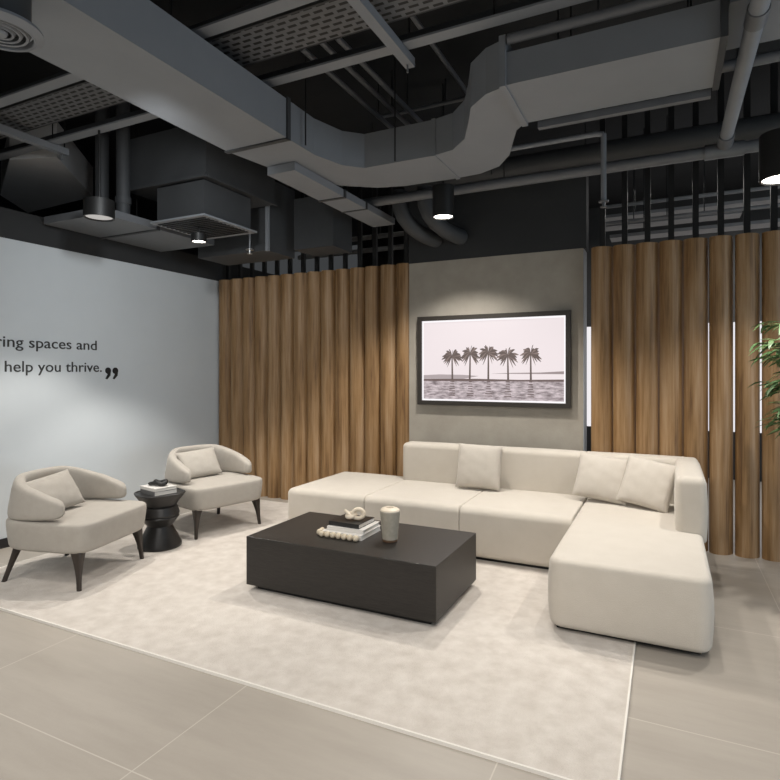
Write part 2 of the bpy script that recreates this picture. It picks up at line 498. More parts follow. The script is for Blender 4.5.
# ------------------------------------------------------------------ sectional sofa
sofa = thing('sectional_sofa', 'cream modular corner sofa with chaise and backless end, standing on the rug', 'sofa', (-1.4, 4.4, 0))
sofa_parts = []
def sp(name, bm, m=FABRIC):
    for v in bm.verts: v.co -= Vector((-1.4, 4.4, 0))
    return obj(name, bm, m, sofa, angle=60)
def pblock(x0, x1, y0, y1, z0, z1, r, eL, eR):
    """upholstered block with its long edges rounded by r and its two ends by eL and eR"""
    def prof(x, i):
        return [(x, a, b) for a, b in rrect(y0+i, y1-i, z0+i, z1-i, max(r-i, .004))]
    rings = [prof(x0+eL*(1-math.cos(PI/2*k/7)), eL*(1-math.sin(PI/2*k/7))) for k in range(8)]
    for k in range(1, 10): rings.append(prof(x0+eL+(x1-eR-x0-eL)*k/10, -.003*math.sin(PI*k/10)))
    rings += [prof(x1-eR*(1-math.cos(PI/2*k/7)), eR*(1-math.sin(PI/2*k/7))) for k in range(7, -1, -1)]
    return loft(bmesh.new(), rings)

SY0, SY1, ST = 4.02, 4.985, .402
sp('end_seat', pblock(-2.97, -2.191, SY0, SY1, .035, ST, .055, .075, .012))
sp('seat', pblock(-2.189, -1.391, SY0, SY1, .035, ST, .055, .012, .012))
sp('seat', pblock(-1.389, -.582, SY0, SY1, .035, ST, .055, .012, .012))
sp('chaise_seat', rblock(-.578, .20, 3.11, SY1, .035, ST, .075, .034, .04, .006, .008))
sp('backrest', pblock(-2.215, -1.391, 4.80, 4.995, .30, .744, .045, .04, .01))
sp('backrest', pblock(-1.389, -.600, 4.80, 4.995, .30, .744, .045, .01, .01))
sp('backrest', pblock(-.598, .215, 4.80, 4.995, .30, .744, .045, .01, .04))
sp('armrest', rblock(.050, .222, 3.98, 4.86, .34, .748, .045, .05, .02, .003, .006))
bm = bmesh.new()
bx(bm, -2.92, .15, 4.08, 4.98, .0122, .045); bx(bm, -.54, .15, 3.18, 4.1, .0122, .045)
sp('plinth', bm, BLACK)

def pillow_bm(w, h, t, seed=0, n=22, pinch=.04):
    rn = random.Random(seed)
    bm = bmesh.new(); grid = {}
    ph = [rn.uniform(0, 6.28) for _ in range(6)]
    for s in (1, -1):
        for i in range(n+1):
            for j in range(n+1):
                u, v = -1+2*i/n, -1+2*j/n
                edge = i in (0, n) or j in (0, n)
                if s == -1 and edge:
                    grid[(s, i, j)] = grid[(1, i, j)]; continue
                x = u*w/2*(1-pinch*(1-v*v)); y = v*h/2*(1-pinch*(1-u*u))
                d = max(0, (1-u**2)*(1-v**2))
                z = s*t/2*(d**.42)
                wr = .0016*math.sin(9*u+4*v+ph[0])*math.sin(7*v-3*u+ph[1]) + .0012*math.sin(17*u*v+ph[2])
                z += wr*min(1, d*4)
                grid[(s, i, j)] = bm.verts.new((x, y, z))
    for s in (1, -1):
        for i in range(n):
            for j in range(n):
                q = [grid[(s, i, j)], grid[(s, i+1, j)], grid[(s, i+1, j+1)], grid[(s, i, j+1)]]
                bm.faces.new(q if s == 1 else q[::-1])
    return bm
def pillow(label, w, h, t, loc, yaw, lean, roll, seed, m=PILLOWF, cat='pillow', group=None):
    o = obj('throw_pillow', pillow_bm(w, h, t, seed), m, None, angle=80)
    R = Matrix.Rotation(math.radians(yaw), 4, 'Z') @ Matrix.Rotation(math.radians(90-lean), 4, 'X') @ Matrix.Rotation(math.radians(roll), 4, 'Z')
    o.matrix_world = Matrix.Translation(loc) @ R
    tag(o, label, cat, group); return o
GP = 'throw pillows on the sofa'
pillow('square cream throw pillow alone against the sofa back below the wall screen', .385, .375, .13, (-1.435, 4.675, .598), 3, 13, -1, 1, group=GP)
pillow('square cream throw pillow in the sofa corner, tilted, farther from the armrest', .40, .355, .13, (-.445, 4.65, .586), -3, 22, -7, 2, group=GP)
pillow('square cream throw pillow in the sofa corner, leaning beside the armrest', .365, .36, .12, (-.128, 4.555, .588), -13, 23, -9, 3, group=GP)

# ------------------------------------------------------------------ armchairs
def chair_outline(ins=0, n=56):
    """plan of the seat base: straight front with rounded corners, round back; faces +x"""
    pts = []
    a, b = .355-ins, .362-ins
    for k in range(n):
        t = 2*PI*k/n
        c, s = math.cos(t), math.sin(t)
        ex, ey = (7.0, 7.0) if c > 0 else (3.0, 3.4)
        pts.append((math.copysign(abs(c)**(2/ex), c)*a, math.copysign(abs(s)**(2/ey), s)*b))
    return pts

def make_chair(label, loc, rz):
    t = thing('armchair', label, 'armchair', loc, rz, 'curved lounge chairs')
    # upholstered base with seat
    bm = bmesh.new(); rings = []
    for k in range(6):
        a = PI/2*k/5; rings.append([(x, y, .230+.03*(1-math.cos(a))) for x, y in chair_outline(.03*(1-math.sin(a))+.012)])
    for z, i in ((.30, .007), (.34, .003), (.38, 0)): rings.append([(x, y, z) for x, y in chair_outline(i)])
    for k in range(1, 7):
        a = PI/2*k/6; rings.append([(x, y, .402+.022*math.sin(a)) for x, y in chair_outline(.022*(1-math.cos(a)))])
    last = rings[-1]
    for s in (.92, .75, .5, .2): rings.append([(x*s, y*s, .424+.016*(1-s*s)) for x, y, _ in last])
    loft(bm, rings)
    obj('seat', bm, CHAIRF, t, angle=60)
    # wrap-around back and arms: stations along a U
    A, B, XF = .318, .324, .165
    path = []
    nst = 48
    for k in range(nst+1):
        u = -1+2*k/nst                    # -1 right arm tip, 0 back centre, 1 left arm tip
        if abs(u) > .70:
            f = (abs(u)-.70)/.30
            path.append((f*(XF+.035)-.035, math.copysign(B-.022*f*f, u), u))
        else:
            a = u/.70*PI/2
            c, s = math.cos(a), math.sin(a)
            path.append((-A*abs(c)**(2/2.5)-.035, math.copysign(B*abs(s)**(2/2.5), s), u))
    bm = bmesh.new(); rings = []
    m_ = 24
    for i, (x, y, u) in enumerate(path):
        p0 = path[max(i-1, 0)]; p1 = path[min(i+1, nst)]
        d = Vector((p1[0]-p0[0], p1[1]-p0[1], 0)).normalized(); nrm = Vector((d.y, -d.x, 0))   # outward
        w = abs(u)
        s = max(0., min(1., (1-w)/.80)); sm = s*s*(3-2*s)*.45+.55*math.sin(s*PI/2)
        top = .555+.142*sm; bot = .444-.03*sm
        th = .040
        e = 1.0
        if w > .90:
            q = (w-.90)/.10; e = math.sqrt(max(0.015, 1-q*q*.985))
        mid = (top+bot)/2; hh = (top-bot)/2
        hh *= .45+.55*e; th *= .25+.75*e
        ring = []
        for k in range(m_):
            a = 2*PI*k/m_
            c, sn = math.cos(a), math.sin(a)
            cc = math.copysign(abs(c)**.6, c)*th; ss = math.copysign(abs(sn)**.5, sn)*hh
            lean = (mid+ss-bot)/.29*(.012+.035*sm)
            off = nrm*(cc+lean)
            ring.append((x+off.x, y+off.y, mid+ss))
        rings.append(ring)
    loft(bm, rings)
    obj('backrest', bm, CHAIRF, t, angle=60)
    # legs
    def leg(xt, yt, xb, yb, wt, wb, sab):
        bm = bmesh.new(); rings = []
        for k in range(9):
            f = k/8
            z = .245*(1-f)
            ff = f**sab
            x = xt+(xb-xt)*ff; y = yt+(yb-yt)*ff
            w = wb+(wt-wb)*(1-f)**2.2
            rings.append([(x+a, y+b, z) for a, b in rrect(-w/2, w/2, -w*.42, w*.42, w*.2, 3)])
        loft(bm, rings); obj('leg', bm, DARKLEG, t, angle=50)
    for sy in (-1, 1):
        leg(.255, sy*.285, .292, sy*.318, .085, .026, .6)
        leg(-.235, sy*.235, -.315, sy*.275, .055, .028, 1.0)
    return t
CHL, CHR = (-3.715, 2.617), (-3.715, 3.925)
aL, aR = math.radians(14.5), math.radians(-15)
make_chair('curved greige armchair standing nearer the camera, in front of the side table', (*CHL, RZ), aL)
make_chair('curved greige armchair standing by the slat screen, behind the side table', (*CHR, RZ), aR)
def cushion_on(label, c, a, seed, lx, ly, roll, yaw, w=.40, h=.28):
    p = Vector((lx, ly, 0)); p.rotate(Euler((0, 0, a)))
    o = pillow(label, w, h, .12, (c[0]+p.x, c[1]+p.y, .560+RZ), math.degrees(a)+90+yaw, 32, roll, seed, CHAIRF, 'cushion', 'cushions on the armchairs')
    return o
cushion_on('greige cushion leaning in the armchair nearer the camera', CHL, aL, 11, -.085, -.115, 7, -12, .38, .27)
cushion_on('greige cushion leaning in the armchair by the slat screen', CHR, aR, 12, -.095, -.06, 4, -6, .37, .27)

# ------------------------------------------------------------------ carved side table
STX, STY = -3.64, 3.28
st = thing('side_table', 'black carved hourglass side table between the two armchairs', 'side table', (STX, STY, RZ))
def sq(r, z, e, rot, n=48, dx=0):
    out = []
    for k in range(n):
        a = 2*PI*k/n
        c, s = math.cos(a), math.sin(a)
        x = math.copysign(abs(c)**(2/e), c)*r; y = math.copysign(abs(s)**(2/e), s)*r
        out.append((x*math.cos(rot)-y*math.sin(rot)+dx, x*math.sin(rot)+y*math.cos(rot), z))
    return out
bm = bmesh.new()
loft(bm, [sq(r, z, 2, 0) for r, z in ((.160, 0), (.167, .006), (.165, .03), (.098, .160), (.096, .170), (.140, .228), (.148, .238), (.144, .248), (.11, .252))])
obj('base', bm, EBONY, st, angle=25)
bm = bmesh.new()
loft(bm, [sq(r, z, e, .5) for r, z, e in ((.10, .248, 2.4), (.142, .252, 2.4), (.146, .262, 2.4), (.128, .32, 2.4), (.120, .325, 2.4))])
obj('collar', bm, EBONY, st, angle=25)
bm = bmesh.new()
loft(bm, [sq(r, z, e, -.33) for r, z, e in ((.10, .308, 2.0), (.115, .315, 2.0), (.150, .375, 2.3), (.174, .412, 2.7), (.179, .427, 2.9), (.175, .432, 2.9), (.167, .432, 2.9), (.163, .426, 2.9), (.05, .426, 2.4))])
obj('top', bm, EBONY, st, angle=25)
STT = RZ+.4262

def book(name, label, x, y, z, w, d, h, rz, cover, group=None, page=PAGES):
    t = thing(name, label, 'book', (x, y, z), rz, group)
    b = bmesh.new()
    bx(b, -w/2, w/2, -d/2, d/2, 0, .0025); bx(b, -w/2, w/2, -d/2, d/2, h-.0025, h)
    bx(b, -w/2, w/2, -d/2, -d/2+.003, .0025, h-.0025)
    obj('cover', b, cover, t, smooth=False)
    obj('page_block', box(-w/2+.004, w/2-.004, -d/2+.003, d/2-.004, .0025, h-.0025), page, t, smooth=False)
    return t
book('book', 'grey covered book lying on the carved side table, under a paler book', STX+.0, STY-.01, STT, .225, .19, .034, -.25, BOOKG, 'books on the side table')
book('book', 'pale book on top of the grey book on the side table', STX-.005, STY-.01, STT+.034, .225, .185, .022, -.20, BOOKW, 'books on the side table')
kz = STT+.056
bm = bmesh.new()
ring = [(STX+.010+.046*math.cos(a), STY+.0+.030*math.sin(a), kz+.026+.008*math.sin(2*a)) for a in [2*PI*k/24 for k in range(25)]]
tube(bm, ring, .018, 12)
ring = [(STX-.055+.034*math.cos(a), STY-.015+.020*math.sin(a), kz+.018+.006*math.cos(a)) for a in [2*PI*k/20 for k in range(21)]]
tube(bm, ring, .013, 10)
tag(obj('ornament', bm, BLACK, None, angle=80), 'small black knotted ornament on the books on the side table', 'ornament')

# ------------------------------------------------------------------ coffee table
CX0, CX1, CY0, CY1, CT = -2.413, -1.118, 2.862, 3.58, .353
ct = thing('coffee_table', 'long low black wooden block coffee table on the rug', 'coffee table', ((CX0+CX1)/2, (CY0+CY1)/2, RZ))
cw, cdp = CX1-CX0, CY1-CY0
obj('body', box(-cw/2, cw/2, -cdp/2, cdp/2, 0.046-RZ, CT-RZ, .004), BLACKW, ct, smooth=False)
obj('plinth', box(-cw/2+.05, cw/2-.05, -cdp/2+.05, cdp/2-.05, 0, .048-RZ), BLACK, ct, smooth=False)
GB = 'stacked books on the coffee table'
bxc, byc = -1.845, 3.225
book('book', 'white book at the bottom of the coffee table stack', bxc, byc, CT, .285, .27, .032, .0, BOOKW, GB)
book('book', 'white book in the middle of the coffee table stack', bxc+.006, byc+.012, CT+.032, .262, .24, .024, .03, BOOKW, GB)
book('book', 'black book on top of the coffee table stack', bxc-.012, byc+.02, CT+.056, .225, .21, .028, -.02, BOOKB, GB)
# knot of pale links on the books
kz = CT+.084
kn = thing('chain_knot', 'cream knotted link ornament on the black book', 'ornament', (bxc+.012, byc+.01, kz))
def link(cx, cy, cz, R_, r, tilt, yaw):
    ring = []
    M_ = Euler((tilt, 0, yaw)).to_matrix()
    for k in range(29):
        a = 2*PI*k/28
        p = M_ @ Vector((R_*math.cos(a), R_*.78*math.sin(a), 0)); ring.append((cx+p.x, cy+p.y, cz+p.z))
    b = bmesh.new(); tube(b, ring, r, 12, caps=False); return b
obj('link', link(.030, 0, .042, .036, .0135, 1.25, .35), CREAM, kn, angle=80)
obj('link', link(-.022, -.004, .028, .034, .0125, .35, -.5), CREAM, kn, angle=80)
bm = bmesh.new(); tube(bm, [(-.070, .0, .052), (-.05, -.008, .046), (-.03, -.018, .034), (-.005, -.02, .026), (.018, -.012, .014)], [.010, .012, .0125, .0125, .012], 12)
obj('link', bm, CREAM, kn, angle=80)
# bead string along the book edge
bd = thing('bead_string', 'string of cream wooden beads laid along the front of the book stack', 'bead string', (bxc, byc-.155, CT))
first = None
pos = [(-.128+.041*k, -.007) for k in range(7)] + [(-.163, .020), (-.168, .060)]
for x, y in pos:
    if first is None:
        bm = bmesh.new(); bmesh.ops.create_uvsphere(bm, u_segments=16, v_segments=10, radius=.0195)
        first = o = obj('bead', bm, BEAD, bd, angle=80)
    else:
        o = first.copy(); C.objects.link(o); o.parent = bd
    o.location = (x, y, .0195)
bm = bmesh.new(); tube(bm, [(-.166, .062, .02), (-.160, .022, .02), (-.128, -.004, .02), (.118, -.004, .02)], .002, 6)
obj('cord', bm, BEAD, bd)
# vase
vs = thing('vase', 'grey stoneware vase with cream top beside the books on the coffee table', 'vase', (-1.543, 3.170, CT))
bm = bmesh.new(); lathe(bm, [(.044, 0), (.047, .004), (.047, .016)], n=40); obj('foot', bm, VASEB, vs)
bm = bmesh.new(); lathe(bm, [(.046, .015), (.0475, .016), (.052, .07), (.0575, .13), (.0625, .178), (.0635, .186), (.061, .190)], n=40); obj('body', bm, VASEM, vs)
bm = bmesh.new(); lathe(bm, [(.0615, .187), (.0585, .197), (.048, .205), (.026, .209), (.022, .206), (.019, .19)], n=40); obj('rim', bm, CREAM, vs)
bm = bmesh.new(); lathe(bm, [(.0205, .196), (.01, .197)], n=24); obj('opening', bm, BLACK, vs)

# ------------------------------------------------------------------ potted bamboo at the right edge
PX, PY = .94, 4.20
pl = thing('potted_bamboo', 'leafy green bamboo plant beside the slat screen, leaves reaching in at the edge', 'plant', (PX, PY, 0))
bm = bmesh.new(); lathe(bm, [(.13, 0), (.15, .02), (.19, .36), (.195, .38), (.18, .38), (.175, .34), (.02, .34)], n=36); obj('pot', bm, POTM, pl)
bm = bmesh.new(); lathe(bm, [(.17, .335), (.1, .345), (.01, .35)], n=24); obj('soil', bm, SOIL, pl)
rnd = random.Random(21)
leafbm = bmesh.new()
def leaf(p, d, L, w, droop):
    d = Vector(d).normalized(); side = d.cross(Vector((0, 0, 1))).normalized()
    side = (side+Vector((0, 0, rnd.uniform(-.5, .5)))).normalized()
    prev = None
    for t, ww in ((0, .15), (.25, .9), (.55, 1), (.8, .55), (1, .02)):
        c = Vector(p)+d*L*t+Vector((0, 0, -droop*L*t*t))
        a = leafbm.verts.new(c-side*w*ww/2); m_ = leafbm.verts.new(c+Vector((0, 0, -.12*w*ww))); b = leafbm.verts.new(c+side*w*ww/2)
        if prev:
            leafbm.faces.new((prev[0], prev[1], m_, a)); leafbm.faces.new((prev[1], prev[2], b, m_))
        prev = (a, m_, b)
stems = [(0, 0, -.10, -.04, 1.85), (.05, .03, .14, .02, 2.0), (-.05, .04, -.04, .12, 1.95), (.03, -.05, .08, -.12, 1.75), (-.04, -.03, -.16, -.02, 1.6)]
for sx, sy, ex, ey, hz in stems:
    pts = []
    for k in range(9):
        f = k/8
        pts.append((sx+ex*f*f, sy+ey*f*f, .34+(hz-.34)*f))
    bm = bmesh.new(); tube(bm, pts, [.008-.005*k/8 for k in range(9)], 8); obj('stem', bm, STEMM, pl)
    z = 1.02
    hz = min(hz, 1.66)
    while z < hz:
        f = (z-.34)/(hz-.34); base = Vector((sx+ex*f*f, sy+ey*f*f, z))
        for _ in range(4):
            a = rnd.uniform(0, 2*PI)
            if rnd.random() < .4: a = PI+rnd.uniform(-.6, .6)
            L = rnd.uniform(.14, .30)
            tip = base+Vector((math.cos(a)*L, math.sin(a)*L, rnd.uniform(.0, .10)))
            tube(leafbm, [base, (base+tip)/2+Vector((0, 0, .03)), tip], [.0025, .002, .001], 5)
            for q in range(9):
                f2 = .4+.6*q/8; pp = base.lerp(tip, f2)+Vector((0, 0, .03*(1-abs(2*f2-1))))
                b2 = a+rnd.uniform(-1.1, 1.1)
                leaf(pp, (math.cos(b2), math.sin(b2), rnd.uniform(-.25, .35)), rnd.uniform(.085, .14), rnd.uniform(.018, .026), rnd.uniform(.2, .7))
        z += rnd.uniform(.07, .11)
fo = obj('foliage', leafbm, LEAF, pl, angle=60, recalc=False)

# ------------------------------------------------------------------ ceiling services
def hang(name, label, cat, bm, m, rods=(), ztop=None, group=None, smooth=False, extra=()):
    """a service hung from the slab; rods are (x, y, z) hanger feet"""
    t = thing(name, label, cat, (0, 0, 0), 0, group)
    # origin at the middle of the body
    lo = Vector((min(v.co.x for v in bm.verts), min(v.co.y for v in bm.verts), min(v.co.z for v in bm.verts)))
    hi = Vector((max(v.co.x for v in bm.verts), max(v.co.y for v in bm.verts), max(v.co.z for v in bm.verts)))
    c = Vector(((lo.x+hi.x)/2, (lo.y+hi.y)/2, lo.z)); t.location = c
    def put(nm, b, mm, sm=smooth):
        for v in b.verts: v.co -= c
        return obj(nm, b, mm, t, smooth=sm, angle=40)
    put('body', bm, m)
    for x, y, z in rods:
        b = bmesh.new(); tube(b, [(x, y, z), (x, y, SLABZ+.01)], .005, 6); put('hanger_rod', b, BLACK, True)
    for nm, b, mm in extra: put(nm, b, mm, True)
    return t

# main duct: runs along the room, bends to the right, S-bends to the box unit
ZD, ZT = 2.90, 3.15
ox, oy = -1.60, 3.70
outer = [(-2.69, .2), (-2.69, 2.95)] + arc(-1.74, 3.23, .95, PI, PI/2, 10) + arc(-1.30, 3.83, .35, PI/2, .15, 7) + [(-.78, 3.44)]
outer = [(-2.69, .2), (-2.69, 3.0)] + [(-2.62, 3.42), (-2.52, 3.72), (-2.36, 3.95), (-2.12, 4.12), (-1.90, 4.18)] + [(-1.50, 4.19), (-1.27, 4.17), (-1.10, 4.08), (-.98, 3.90), (-.90, 3.68), (-.84, 3.52), (-.77, 3.44)]
inner = [(-.77, 2.95), (-.88, 2.99), (-1.0, 3.10), (-1.08, 3.30), (-1.17, 3.50), (-1.30, 3.64), (-1.46, 3.68)] + [(-2.0, 3.68), (-2.14, 3.60), (-2.19, 3.46), (-2.19, .2)]
inner[-3:-1] = [(-2.12, 3.56), (-2.19, 3.30)]
bm = bmesh.new(); prism(bm, outer+inner, ZD, ZT)
fl = []
for y in (2.98,):
    b = bmesh.new()
    bx(b, -2.70, -2.18, y, y+.035, ZD-.010, ZD-.0005); bx(b, -2.19, -2.178, y, y+.035, ZD-.01, ZT+.01)
    fl.append(('joint_flange', b, DUCTD))
b = box(-.79, -.755, 2.92, 3.46, ZD-.012, ZT+.005); fl.append(('end_flange', b, DUCT))
b = box(-1.47, -1.44, 3.67, 4.2, ZD-.006, ZT+.004); fl.append(('joint_flange', b, DUCT))
hang('air_duct', 'long grey painted duct crossing the ceiling and bending twice', 'duct', bm, DUCT,
     [(-2.15, 3.14, ZD), (-1.74, 3.655, ZD), (-1.2, 4.23, ZD)], extra=fl)
# box unit at its end
bm = box(-.755, .215, 2.94, 3.44, ZD, ZD+.17)
ex = [('flange', box(.215, .245, 2.92, 3.46, ZD-.01, ZD+.18), DUCTD), ('side_rail', box(-.70, .21, 3.47, 3.51, ZD-.03, ZD+.01), PIPE)]
hang('fan_unit', 'grey box fan unit hanging at the end of the bent duct', 'fan unit', bm, DUCT, [(-.5, 2.99, ZD+.1), (-.5, 3.42, ZD+.1), (.1, 2.99, ZD+.1), (.1, 3.42, ZD+.1)], extra=ex)
bm = box(.255, 1.9, 2.97, 3.40, ZD+.16, ZD+.30)
hang('air_duct', 'plain straight grey duct continuing right from the box fan unit', 'duct', bm, DUCT, [(.6, 3.38, ZD+.2), (1.2, 3.38, ZD+.2)])
bm = bmesh.new(); tube(bm, [(-.745, 2.93, 3.13), (2.2, 2.93, 3.13)], .026, 14)
hang('pipe', 'grey pipe running just above the box fan unit', 'pipe', bm, PIPE, [(-.3, 2.93, 3.13), (1.5, 2.93, 3.13)], smooth=True)
# cable tray: two rails and a perforated sheet, crossing the ceiling
t = thing('cable_tray', 'perforated cable tray between two flat rails, crossing above the long duct', 'cable tray', (-1.5, 2.58, 3.2))
for y in (2.285, 2.865):
    obj('rail', box(-6.4, 3.0, y-.04-2.58, y+.04-2.58, 0, .012), DUCT, t, smooth=False)
    obj('rail_web', box(-6.4, 3.0, y+.03-2.58, y+.04-2.58, .012, .09), DUCTD, t, smooth=False)
obj('perforated_sheet', box(-6.4, 3.0, 2.43-2.58, 2.715-2.58, .055, .060), PERF, t, smooth=False)
for y in (2.425, 2.715):
    obj('sheet_edge', box(-6.4, 3.0, y-.006-2.58, y+.006-2.58, .055, .12), DUCTD, t, smooth=False)
for x in (-2.85, -.95, .7):
    for y in (2.285, 2.865):
        b = bmesh.new(); tube(b, [(x, y-2.58, .01), (x, y-2.58, SLABZ-3.19)], .005, 6); obj('hanger_rod', b, BLACK, t)
# support bars under the tray
for X, lab in ((-1.325, 'square grey strut bar under the perforated tray, ending near the bent duct'), (-4.36, 'square grey strut bar under the perforated tray, near the pale wall')):
    bm = box(X-.028, X+.028, .6, 2.99, 3.145, 3.196)
    b = bmesh.new(); tube(b, [(X, 2.95, 3.10), (X, 2.95, 3.15)], .006, 8)
    hang('strut_bar', lab, 'strut', bm, DUCT, [(X, 2.97, 3.19), (X, 1.4, 3.19)], group='strut bars under the tray', extra=[('rod_end', b, PIPE)])

# angled duct passing over the left wall
bm = prism(bmesh.new(), [(-5.02, 2.93), (-4.59, 3.06), (-5.30, 3.92), (-6.5, 3.99), (-6.1, 3.47)], 3.2, 3.5)
hang('air_duct', 'angled grey duct passing over the pale wall, above the big round lamp', 'duct', bm, mat('lightened_duct', g(.5), g(.56), .6, 4), [(-4.9, 3.3, 3.3)])  # paler than the other ducts, colour stands in for light missing up here
# flat duct along the left wall
bm = box(-4.70, -3.98, 3.02, 4.25, 2.64, 2.70)
hang('air_duct', 'flat grey duct hugging the pale wall above its dark band', 'duct', bm, PIPE, [(-4.4, 3.7, 2.66), (-4.4, 4.2, 2.66)], extra=[('edge_flange', box(-4.71, -3.97, 3.55, 3.58, 2.63, 2.705), DUCTD)])
# two upright dark pipes over the flat duct
for X, lab in ((-4.36, 'upright dark pipe rising from the flat duct, nearer the pale wall'), (-4.10, 'upright dark pipe rising from the flat duct, nearer the grille box')):
    t = thing('pipe', lab, 'pipe', (X, 3.31, 2.702), 0, 'upright pipes over the flat duct')
    b = bmesh.new(); tube(b, [(0, 0, 0), (0, 0, SLABZ-2.695)], .055, 16); obj('body', b, DUCTD, t)
    b = bmesh.new(); tube(b, [(0, 0, .10), (0, 0, .16)], .064, 16); obj('coupling', b, DUCTD, t)
# grille box and the bigger box above it
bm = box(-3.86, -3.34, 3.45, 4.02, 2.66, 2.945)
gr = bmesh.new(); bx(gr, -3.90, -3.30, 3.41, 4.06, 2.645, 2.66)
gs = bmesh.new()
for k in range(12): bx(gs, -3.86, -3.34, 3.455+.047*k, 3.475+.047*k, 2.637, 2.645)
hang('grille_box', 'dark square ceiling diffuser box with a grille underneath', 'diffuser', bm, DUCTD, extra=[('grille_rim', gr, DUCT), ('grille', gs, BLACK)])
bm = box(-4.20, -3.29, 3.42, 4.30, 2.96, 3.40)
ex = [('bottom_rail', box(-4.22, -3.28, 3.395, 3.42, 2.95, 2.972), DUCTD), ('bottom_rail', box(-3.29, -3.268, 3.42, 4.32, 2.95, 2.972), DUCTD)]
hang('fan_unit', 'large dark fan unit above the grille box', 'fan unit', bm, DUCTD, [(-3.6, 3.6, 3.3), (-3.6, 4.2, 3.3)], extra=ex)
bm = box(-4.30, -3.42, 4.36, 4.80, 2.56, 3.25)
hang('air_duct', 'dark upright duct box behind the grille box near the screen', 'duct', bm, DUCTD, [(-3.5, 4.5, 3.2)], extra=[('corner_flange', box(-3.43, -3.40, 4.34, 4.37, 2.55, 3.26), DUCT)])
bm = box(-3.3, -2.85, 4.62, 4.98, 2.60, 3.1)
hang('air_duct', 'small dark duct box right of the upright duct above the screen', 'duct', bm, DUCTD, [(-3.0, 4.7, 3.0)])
bm = box(-2.62, -2.38, 3.34, 5.0, 2.835, 2.895)
hang('air_duct', 'narrow flat duct running back beneath the bent duct', 'duct', bm, DUCT, [(-2.5, 4.75, 2.85)], extra=[('joint_flange', box(-2.63, -2.37, 4.02, 4.05, 2.827, 2.896), DUCTD), ('joint_flange', box(-2.63, -2.37, 4.4, 4.42, 2.829, 2.896), DUCTD)])
# round elbows dropping behind the bent duct
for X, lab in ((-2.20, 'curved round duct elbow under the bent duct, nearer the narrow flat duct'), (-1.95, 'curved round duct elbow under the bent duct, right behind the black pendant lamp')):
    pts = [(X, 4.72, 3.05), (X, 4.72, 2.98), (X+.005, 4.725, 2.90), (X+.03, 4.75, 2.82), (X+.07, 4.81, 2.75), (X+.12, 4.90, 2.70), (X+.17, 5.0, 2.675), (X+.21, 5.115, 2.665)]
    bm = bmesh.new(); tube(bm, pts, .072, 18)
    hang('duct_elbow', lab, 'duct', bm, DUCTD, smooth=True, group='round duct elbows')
# pipes
bm = bmesh.new(); tube(bm, [(-2.6, 4.60, 2.95), (3.0, 4.60, 2.95)], .042, 16)
b2 = bmesh.new(); tube(b2, [(.24, 4.60, 2.95), (.48, 4.60, 2.95)], .052, 16)
hang('pipe', 'grey pipe running across in front of the dark wall above the grey panel', 'pipe', bm, PIPE, [(-1.2, 4.60, 2.95), (1.2, 4.60, 2.95)], smooth=True, extra=[('coupling', b2, PIPE)])
bm = bmesh.new(); tube(bm, [(-2.2, 4.88, 3.17), (3.0, 4.88, 3.17)], .085, 20)
hang('pipe', 'thick dark pipe behind and above the long grey pipe', 'pipe', bm, DUCTD, [(-.6, 4.88, 3.2), (1.6, 4.88, 3.2)], smooth=True)
bm = bmesh.new(); tube(bm, [(.362, .4, 3.0), (.362, 4.56, 3.0)], .040, 16)
b2 = bmesh.new(); tube(b2, [(.362, 2.95, 3.0), (.362, 3.07, 3.0)], .046, 16)
b3 = bmesh.new(); tube(b3, [(.362, 4.44, 3.0), (.362, 4.62, 2.97)], .050, 16)
hang('pipe', 'pale grey pipe running overhead toward the screen on the right', 'pipe', bm, DUCT, [(.362, 1.8, 3.0), (.362, 3.8, 3.0)], smooth=True, extra=[('coupling', b2, PIPE), ('coupling', b3, PIPE)])
bm = bmesh.new(); tube(bm, [(.05, 3.62, 3.08), (2.4, 3.62, 3.08)], .03, 14)
hang('pipe', 'thin grey pipe passing behind the overhead pipe on the right', 'pipe', bm, PIPE, [(1.0, 3.62, 3.08)], smooth=True)
# black cables and small pipes high above
for k, (X, zz) in enumerate(((-2.05, 3.42), (-1.93, 3.45), (-1.80, 3.43))):
    bm = bmesh.new(); tube(bm, [(X, 2.95, zz), (X, 5.0, zz)], .018, 10)
    hang('conduit', 'thin dark conduit high above the bend of the long duct', 'conduit', bm, PIPE, [(X, 4.0, zz)], group='conduits above the long duct', smooth=True)
bm = bmesh.new(); tube(bm, [(-1.35, 2.95, 3.5), (-1.35, 5.05, 3.5)], .016, 10)
hang('conduit', 'single dark conduit high behind the end of the strut bar', 'conduit', bm, PIPE, [(-1.35, 4.2, 3.5)], smooth=True)
bm = bmesh.new(); tube(bm, [(-2.2, 4.3, 3.56), (-.9, 4.3, 3.56)], .016, 10)
hang('conduit', 'dark conduit crossing high behind the bent duct', 'conduit', bm, PIPE, [(-1.6, 4.3, 3.56)], smooth=True)
